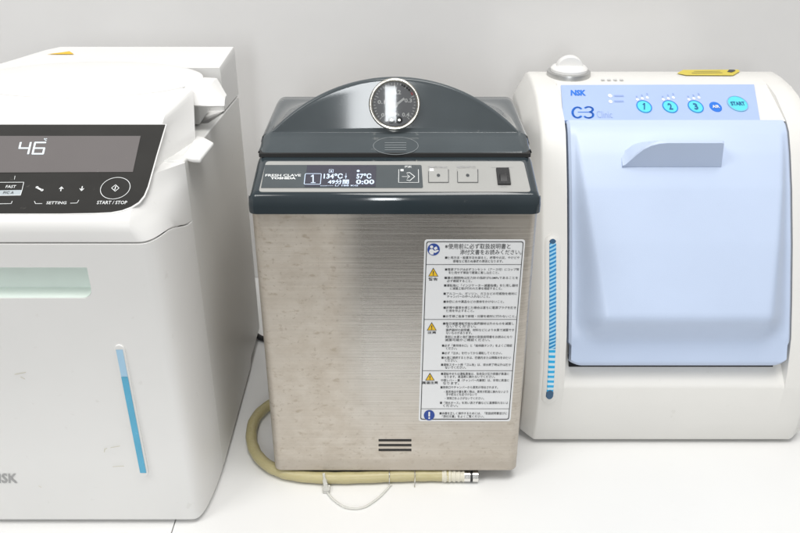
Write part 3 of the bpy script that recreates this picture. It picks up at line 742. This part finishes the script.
# door
def fp_at(s_):         # point and outward normal on the front profile between the door's bottom (0) and top (1)
    pts = [Vector(p_) for p_ in FP[3:14]]
    z0, z1 = .1050, .3380
    z = z0 + (z1 - z0) * s_
    for a_, b_ in zip(pts, pts[1:]):
        if a_.y <= z <= b_.y:
            p_ = a_.lerp(b_, (z - a_.y) / (b_.y - a_.y)); break
    def at(zz):
        for a_, b_ in zip(pts, pts[1:]):
            if a_.y <= zz <= b_.y: return a_.lerp(b_, (zz - a_.y) / (b_.y - a_.y))
        return pts[-1]
    t_ = (at(min(z + .02, .3383)) - at(max(z - .03, .0765))).normalized()
    return p_, Vector((-t_.y, t_.x)) if False else Vector((-t_.y, t_.x)) * 1
DX0, DX1 = .1860, .4232
S_PAN = .236             # lower edge of the raised pan
def smooth(t_): t_ = max(0, min(1, t_)); return t_ * t_ * (3 - 2 * t_)
def bump(x, s_):
    g_ = max(0.0, min(1.0, (.965 - s_) / (.965 - S_PAN)))
    H_ = .0245 * g_ ** .8
    if s_ < S_PAN: H_ *= smooth((s_ - .115) / (S_PAN - .115))
    w = .004 + .028 * g_; wl = w
    e_ = min(smooth((x - DX0 - .004) / wl), smooth((DX1 - .004 - x) / wl))
    return H_ * e_
rows = []; NS, NX = 72, 96
for i in range(NS + 1):
    s_ = i / NS; p_, n_ = fp_at(s_); row = []
    for j in range(NX + 1):
        x = DX0 + (DX1 - DX0) * j / NX
        if s_ < .11: x = min(max(x, DX0 + .0028), DX1 - .0028)
        ed = min(x - DX0, DX1 - x); rnd = .0035
        h = .0035 + bump(x, s_)
        if ed < rnd: h -= .0030 * (1 - math.sqrt(max(0, 1 - ((rnd - ed) / rnd) ** 2)))
        if s_ < .018: h -= .003 * (1 - s_ / .018) ** 2
        if s_ > .985: h -= .0025 * ((s_ - .985) / .015) ** 2
        zc = 0
        if s_ < .09 and ed < .016: zc = .014 * (1 - math.sqrt(max(0, 1 - ((.016 - ed) / .016) ** 2))) * (1 - s_ / .09)
        row.append((x, p_.x + n_.x * h, p_.y + n_.y * h + zc))
    rows.append(row)
bm = bmesh.new(); vs = [[bm.verts.new(v) for v in r_] for r_ in rows]
for a_, b_ in zip(vs, vs[1:]):
    for i in range(NX): bm.faces.new((a_[i], a_[i + 1], b_[i + 1], b_[i]))
bd = [e_ for e_ in bm.edges if e_.is_boundary]
ret = bmesh.ops.extrude_edge_only(bm, edges=bd)
for v in [g_ for g_ in ret['geom'] if isinstance(g_, bmesh.types.BMVert)]: v.co += Vector((0, .012, -.007)); 
door = finish('door', from_bm(bm), M_blue, rm, sharp=40)
finish('door_gap_shade', from_bm(extrude_x([(.0735, .0943), (.084, .1040), (.0833, .1050), (.0728, .0953)], DX0 + .0045, DX1 - .0075)), M_black, rm, bevel=.0006, seg=1)  # black strip added to paint the dark gap under the door
# door grip: hood standing out of the pan
def surf(px, py):         # where a picture point lands on the door's pan (found by stepping along the real surface)
    best = None
    for i in range(40, 100):
        s_ = i / 100; p_, n_ = fp_at(s_); h = .0035 + bump(.30, s_)
        q_ = Vector((0, p_.x + n_.x * h, p_.y + n_.y * h)); d = q_ - CAM; dep = d.dot(FWD); yy = CY - FPX * d.dot(UP) / dep
        if best is None or abs(yy - py) < best[0]: best = (abs(yy - py), dep, q_, n_)
    return Vector((CAM.x + (px - CX) / FPX * best[1], best[2].y, best[2].z)), Vector((0, best[3].x, best[3].y))
pt0, nn = surf(670, 148.0); pb0, _ = surf(670, 167)
xl = surf(621, 152)[0].x; xr = surf(719.5, 150)[0].x; xlb = surf(624, 167)[0].x; xl2 = surf(641, 148)[0].x
dv = (pt0 - pb0).normalized()
rows = []
for x, g_ in ((xl, .0), (xl + .003, .06), (xl + .007, .24), (xl + .012, .48), (xl + .018, .72), (xl + .025, .88), (xl + .033, .97), (xl + .042, 1.0), (xr - .004, 1.0), (xr - .0012, .99), (xr, .95)):
    H_ = .027 * (.10 + .90 * g_); ap = pb0.lerp(pt0, g_)
    base_t = pt0 + dv * .0075 - nn * .004; base_b = pb0 - nn * .004
    if x < xl2: base_t = base_t - dv * .0075 * (1 - (x - xl) / (xl2 - xl))
    secp = [base_t, base_t + nn * .0050 * (.3 + .7 * g_), ap + dv * .001 + nn * H_, ap - dv * .0022 * g_ + nn * H_, pb0 - dv * .0004 + nn * .0006, base_b]
    off_ = (0, 0, -.0052, -.0052, 0, 0) if x > xr - .005 else (0,) * 6
    rows.append([(x + o_x * (1 if x > xr - .002 else .5), v.y, v.z) for v, o_x in zip(secp, off_)])
finish('door_handle', from_bm(loft_bm(rows)), M_blue, door, bevel=.0018, seg=3)
# the black strip above draws the shade under the door; bottom shelf belongs to the body
# keypad film
ka = Vector((0, .1885, .3360)); kb = Vector((0, .2535, .3580)); kv = (kb - ka).normalized(); KP = Plane(ka + Vector((0, -.0004, .0012)), kv, (0, -kv.z, kv.y))
kpd = finish('keypad', from_bm(prism_bm(KP, quad_round(KP, [(563.2, 120.6), (760, 120.4), (754, 84.6), (560.8, 85.2)], .0006), -.004, .0004)), M_bluepanel, rm, bevel=.0002, seg=1)
q = Print(KP, .0007); q.text('NSK', 570, 90.4, 586, 96.2, .05, .22)
def ring_arc(cx, cy, rx, ry, a0, a1, w):
    q.stroke([(cx + rx * math.cos(R(a)), cy - ry * math.sin(R(a))) for a in range(a0, a1 + 1, 15)], w)
ring_arc(577.5, 113, 5.0, 5.2, 45, 315, .0026); ring_arc(588.5, 110.0, 4.2, 2.6, -80, 150, .0024); ring_arc(588.5, 115.4, 4.6, 3.0, -150, 80, .0024)
q.stroke([(578, 112.6), (588, 112.6)], .0012)
q.build('logo', M_logo, kpd)
q = Print(KP, .0007); q.text('Clinic', 596.5, 111.5, 612, 118.5, .0, .1)
q.build('faint_lettering', M_faint, kpd); q = Print(KP, .0007)
q.rect(614.2, 95.6, 623.6, 97.2); q.rect(614.2, 101.0, 623.6, 102.6)
for bx in (644, 670, 695.5):
    for k in range(3): q.rect(bx - 8.6 + k * 5.2 + .4, 96.4 - k * 1.4, bx - 7.0 + k * 5.2 + .4, 98.4 - k * 1.4)
q.build('faint_print', M_faint, kpd)
M_lamp = ink('lamp_white', (.86, .88, .90))
spots = [(608, 94.6, 612, 98), (608.6, 100.6, 612.2, 103.8)] + [(bx - 8.2 + k * 5.0, 98.7 - k * .9, bx - 5.4 + k * 5.0, 101.2 - k * .9) for bx in (644, 670, 695.5) for k in range(3)]
for s4 in spots: q = Print(KP, .0008); q.ellipse(*s4); q.build('indicator_lamp', M_lamp, kpd)
def round_key(cx, cy, rx, ry, mat_face, mat_ring, txt, tw, th, mat_txt):
    l, b0, r_, t_ = Print(KP).box_uv(cx - rx, cy - ry, cx + rx, cy + ry)
    c_ = ((l + r_) / 2, (b0 + t_) / 2); ru, rv = (r_ - l) / 2, (t_ - b0) / 2
    k = finish('key', from_bm(prism_bm(KP, ell(*c_, ru, rv), .0003, .0009)), mat_face, kpd, bevel=.0003, seg=2)
    if mat_ring: z_ = Print(KP, .0012); z_.frame(ell(*c_, ru, rv), ell(*c_, ru - .0010, rv - .0010)); z_.build('key_ring', mat_ring, k)
    z_ = Print(KP, .0013); z_.stroke([(cx - 1.2, cy - 1.8), (cx + .2, cy - 3.0), (cx + .2, cy + 3.0)], .0013) if txt == '1' else z_.text(txt, cx - tw, cy - th, cx + tw, cy + th, .03); z_.build('key_lettering', mat_txt, k)
for bx, tx in ((644, '1'), (670, '2'), (695.5, '3')): round_key(bx, 107.3, 7.6, 6.2, M_teal, M_logo, tx, 2.0, 3.2, M_dkteal)
round_key(715.5, 107.4, 6.0, 5.0, M_logo, None, 'AIR', 3.6, 1.5, M_wtext)
round_key(737.5, 104.4, 10.2, 7.8, M_teal, M_faint, 'START', 7.0, 1.9, M_dkteal)
# level gauge in the left pillar
lgp, lgn = fp_at(.32)
g0 = on(553.6, 241.5, 0, .171); g1 = on(549.5, 398.5, 0, .166)
def fpoint(z):
    pts = [Vector(p_) for p_ in FP]
    for a_, b_ in zip(pts[:12], pts[1:13]):
        if a_.y <= z <= b_.y: return a_.lerp(b_, (z - a_.y) / (b_.y - a_.y))
zt, zb_ = on(553.6, 241.5, 0, .172), on(549.5, 398.5, 0, .172)
def ridge_bm(z0, z1, x0, x1, w0, h0, h1, n=40, start=0, end=1):
    """a rounded bar that follows the pillar's curved front"""
    rows = []
    for i in range(n + 1):
        t_ = i / n; z = z0 + (z1 - z0) * t_; p_ = fpoint(z); p2 = fpoint(z + .004); tt = (p2 - p_).normalized(); n_ = Vector((-tt.y, tt.x))
        endr = w0; d_ = min(t_, 1 - t_) * abs(z1 - z0); w = w0 * (1 if d_ > endr else math.sqrt(max(.02, 1 - ((endr - d_) / endr) ** 2)))
        xc = x0 + (x1 - x0) * t_
        rows.append([(xc + sx * w, p_.x + n_.x * h, p_.y + n_.y * h) for sx, h in ((-1, h0), (-1, h1 * .6 + h0 * .4), (-.85, h1), (.85, h1), (1, h1 * .6 + h0 * .4), (1, h0))])
    return loft_bm(rows)
Z_lo, Z_hi = .0655, .2300
X_lo, X_hi = .1688, .1680
frm = finish('level_frame', from_bm(ridge_bm(Z_lo - .008, Z_hi + .006, X_lo, X_hi, .0085, -.001, .0013)), M_cream, rm, sharp=40)
m = material('striped_blue_oil'); m.use_nodes = True; t = m.node_tree; b = t.nodes['Principled BSDF']
g = t.nodes.new('ShaderNodeTexCoord'); wv_ = t.nodes.new('ShaderNodeTexWave'); wv_.bands_direction = 'Z'; wv_.inputs['Scale'].default_value = 88; wv_.inputs['Distortion'].default_value = 1.5
mp = t.nodes.new('ShaderNodeMapping'); mp.inputs['Rotation'].default_value = (0, R(24), 0); t.links.new(g.outputs['Object'], mp.inputs[0]); t.links.new(mp.outputs[0], wv_.inputs['Vector'])
wh = t.nodes.new('ShaderNodeTexWave'); wh.bands_direction = 'Z'; wh.inputs['Scale'].default_value = 55; wh.inputs['Distortion'].default_value = .6; t.links.new(g.outputs['Object'], wh.inputs['Vector'])
def two(fac, c0, c1):
    rp = t.nodes.new('ShaderNodeValToRGB'); rp.color_ramp.elements[0].position = .42; rp.color_ramp.elements[1].position = .58
    rp.color_ramp.elements[0].color = (*c0, 1); rp.color_ramp.elements[1].color = (*c1, 1); t.links.new(fac, rp.inputs[0]); return rp.outputs[0]
up_ = two(wv_.outputs['Fac'], (.02, .24, .56), (.34, .66, .86)); lo_ = two(wh.outputs['Fac'], (.03, .42, .78), (.62, .80, .88))
sx2 = t.nodes.new('ShaderNodeSeparateXYZ'); t.links.new(g.outputs['Object'], sx2.inputs[0])
gt = t.nodes.new('ShaderNodeMath'); gt.operation = 'GREATER_THAN'; gt.inputs[1].default_value = .128; t.links.new(sx2.outputs[2], gt.inputs[0])
mi = t.nodes.new('ShaderNodeMixRGB'); t.links.new(gt.outputs[0], mi.inputs[0]); t.links.new(lo_, mi.inputs[1]); t.links.new(up_, mi.inputs[2])
t.links.new(mi.outputs[0], b.inputs['Base Color']); b.inputs['Roughness'].default_value = .2
M_stripe = m
M_tubeend = ink('dark_blue_end', (.03, .10, .20), .3)
tb = finish('level_tube', from_bm(ridge_bm(Z_lo, Z_hi, X_lo, X_hi, .0037, .0005, .0022)), M_stripe, frm, sharp=50)
finish('tube_end', from_bm(ridge_bm(Z_lo - .0006, Z_lo + .011, X_lo, X_lo, .0040, .0006, .0026)), M_tubeend, frm)
finish('tube_end', from_bm(ridge_bm(Z_hi - .004, Z_hi + .0006, X_hi, X_hi, .0040, .0006, .0026)), M_tubeend, frm)
# knob on top
kc = Vector((.2035, .2880, .3612))
kb_ = finish('knob_base', from_bm(loft_bm([[(kc.x + r_ * math.cos(2 * math.pi * k / 48), kc.y + r_ * math.sin(2 * math.pi * k / 48), kc.z + h) for k in range(48)] for r_, h in ((.0255, -.003), (.0255, .0030), (.0250, .0052), (.0225, .0058))])), ink('brushed_ring', (.55, .55, .54), .4, .9), rm, sharp=35)
rows = []
for r_, h in ((.0215, .0050), (.0215, .0085), (.0195, .0108), (.015, .0120), (.001, .0125)): rows.append([(kc.x + r_ * math.cos(2 * math.pi * k / 48), kc.y + r_ * math.sin(2 * math.pi * k / 48), kc.z + h) for k in range(48)])
kn = finish('knob', from_bm(loft_bm(rows)), M_white, rm, sharp=40)
rows = []
for sgn, w in ((-1, .0028), (-.5, .0048), (.5, .0048), (1, .0028)):
    rows.append([(kc.x + .0160 * math.cos(R(a)) , kc.y + sgn * .005, kc.z + .008 + (.0165 - abs(sgn) * .002) * math.sin(R(a))) for a in range(0, 181, 9)])
finish('knob_fin', from_bm(loft_bm(rows)), M_white, kn, bevel=.001, seg=2, sharp=40)
# stickers and small marks on top
YS = Plane((0, .285, .3622), (0, 1, 0), (0, 0, 1))
q = Print(YS, .0004); q.px_poly([(677, 73.6), (683, 70.2), (738, 70.0), (740, 71.4), (733, 75.8), (686, 75.6)]); ys = q.build('caution_sticker', ink('yellow_sticker', (.66, .53, .03), .35), rm)
q = Print(YS, .0007); q.px_poly([(727, 72.4), (729, 70.2), (734.4, 70.3), (735.4, 71.4), (731.5, 73)]); q.stroke([(692, 73.6), (722, 73.3)], .0012); q.stroke([(694, 72.0), (720, 71.8)], .0010); q.build('sticker_print', M_ink, ys)
q = Print(Plane((0, .2500, .3592), (0, 1, .12), (0, -.12, 1)), .0006)
for k in range(4): q.rect(601 + k * 6.2, 79.4, 604.6 + k * 6.2, 81.0)
q.build('top_lettering', ink('pale_print', (.55, .55, .54)), rm)

# ================================================================== hose, tie, cable
hz = TZ + .0069
hp = [(-.02, .115, hz), (-.075, .140, hz), (-.118, .1445, hz), (-.1500, .128, hz), (-.1660, .098, hz), (-.1640, .060, hz), (-.1490, .028, hz), (-.1230, .0070, hz), (-.0880, -.0010, hz), (-.0470, -.0015, hz), (.0040, .0012, hz), (.0420, .0022, hz), (.0600, .0015, hz)]
hose = thing('drain_hose', 'yellowed rubber hose looping out from under the steel sterilizer', 'hose', (-.16, .06, TZ))
finish('tube', from_bm(tube_bm(smooth_path(hp, 12), [.0064 + .00025 * math.sin(i * .9) * (1 if i % 3 else .3) for i in range(12 * 12 + 1)], 18)), M_hose, hose, sharp=60)
x0 = .0500; pts = []; rad = []
for k in range(40):
    t_ = k / 39; pts.append((x0 + .024 * t_, .0018 - .0010 * t_, hz)); rad.append(.0066 - .0012 * t_ + (.0007 if (k // 4) % 2 else 0))
finish('sleeve', from_bm(tube_bm(pts, rad, 20)), plastic('pale_sleeve', (.66, .63, .52), .4), hose, sharp=50)
fer = finish('ferrule', from_bm(tube_bm([(x0 + d, .0008, hz) for d in (.0225, .0230, .0300, .0302, .0325, .0327, .0385, .0390)], [.0050, .0060, .0060, .0048, .0048, .0062, .0062, .0052], 24)), M_chrome, hose, sharp=30)
finish('seal_ring', from_bm(tube_bm([(x0 + d, .0008, hz) for d in (.0303, .0324)], [.0055, .0055], 24)), M_black, fer, sharp=30)
for cxx in (.0205, -.0068):
    w = thing('hose_clip', 'thin wire clip round the hose %s the vent slots' % ('to the right of' if cxx > 0 else 'straight below'), 'clip', (cxx, 0, TZ), 'thin wire clips on the hose')
    w_pts = [(cxx, .0015 + .0074 * math.cos(R(a)), hz + .0074 * math.sin(R(a))) for a in range(-60, 241, 12)]
    w_pts = [(cxx, -.0100, TZ + .0008), (cxx, -.0085, TZ + .001)] + [(cxx + .0002, .0015 - .0076 * math.cos(R(a)), hz + .0076 * math.sin(R(a))) for a in range(-20, 181, 12)]
    finish('wire', from_bm(tube_bm(w_pts, .00055, 8)), M_chrome, w)
tie = thing('cable_tie', 'clear nylon tie with its thin tail curling on the worktop', 'cable tie', (-.065, -.02, TZ))
tp_ = [on(x, y, 2, TZ + .0018) for x, y in ((327, 492), (333, 499), (343, 506), (353, 508.3), (365, 506.5), (378, 498), (386, 490), (391, 484.5))]
finish('tail', from_bm(tube_bm(smooth_path(tp_, 6), .0011, 8)), M_nylon, tie)
h_ = on(326.5, 489.5, 2, TZ + .002); t2 = [on(323.6, 473, 2, TZ + .016), on(324.6, 480, 2, TZ + .010), h_]
finish('strap', from_bm(tube_bm(smooth_path(t2, 5), [.0014] * 5 + [.0024] * 6, 8)), M_nylon, tie)
hd = Plane(h_, (0, 1, 0), (0, 0, 1)); bmh = prism_bm(hd, rrect(-.0040, -.0045, .0040, .0045, .0018, 4), -.0018, .0030)
head = finish('tie_head', from_bm(bmh), M_nylon, tie, bevel=.0006, seg=2)
cbp = smooth_path([(-.230, .345, TZ + .004), (-.205, .300, TZ + .006), (-.180, .276, TZ + .0042), (-.150, .285, TZ + .0042), (-.10, .33, TZ + .0042)], 8)
o = finish('power_cord', from_bm(tube_bm(cbp, .0038, 12)), M_black); o['label'] = 'short stretch of black cord showing between the white device and steel sterilizer'; o['category'] = 'cord'
for o in S.objects:
    if o.type == 'MESH' and o.parent is None and o.name.startswith('cutter'): bpy.data.objects.remove(o)
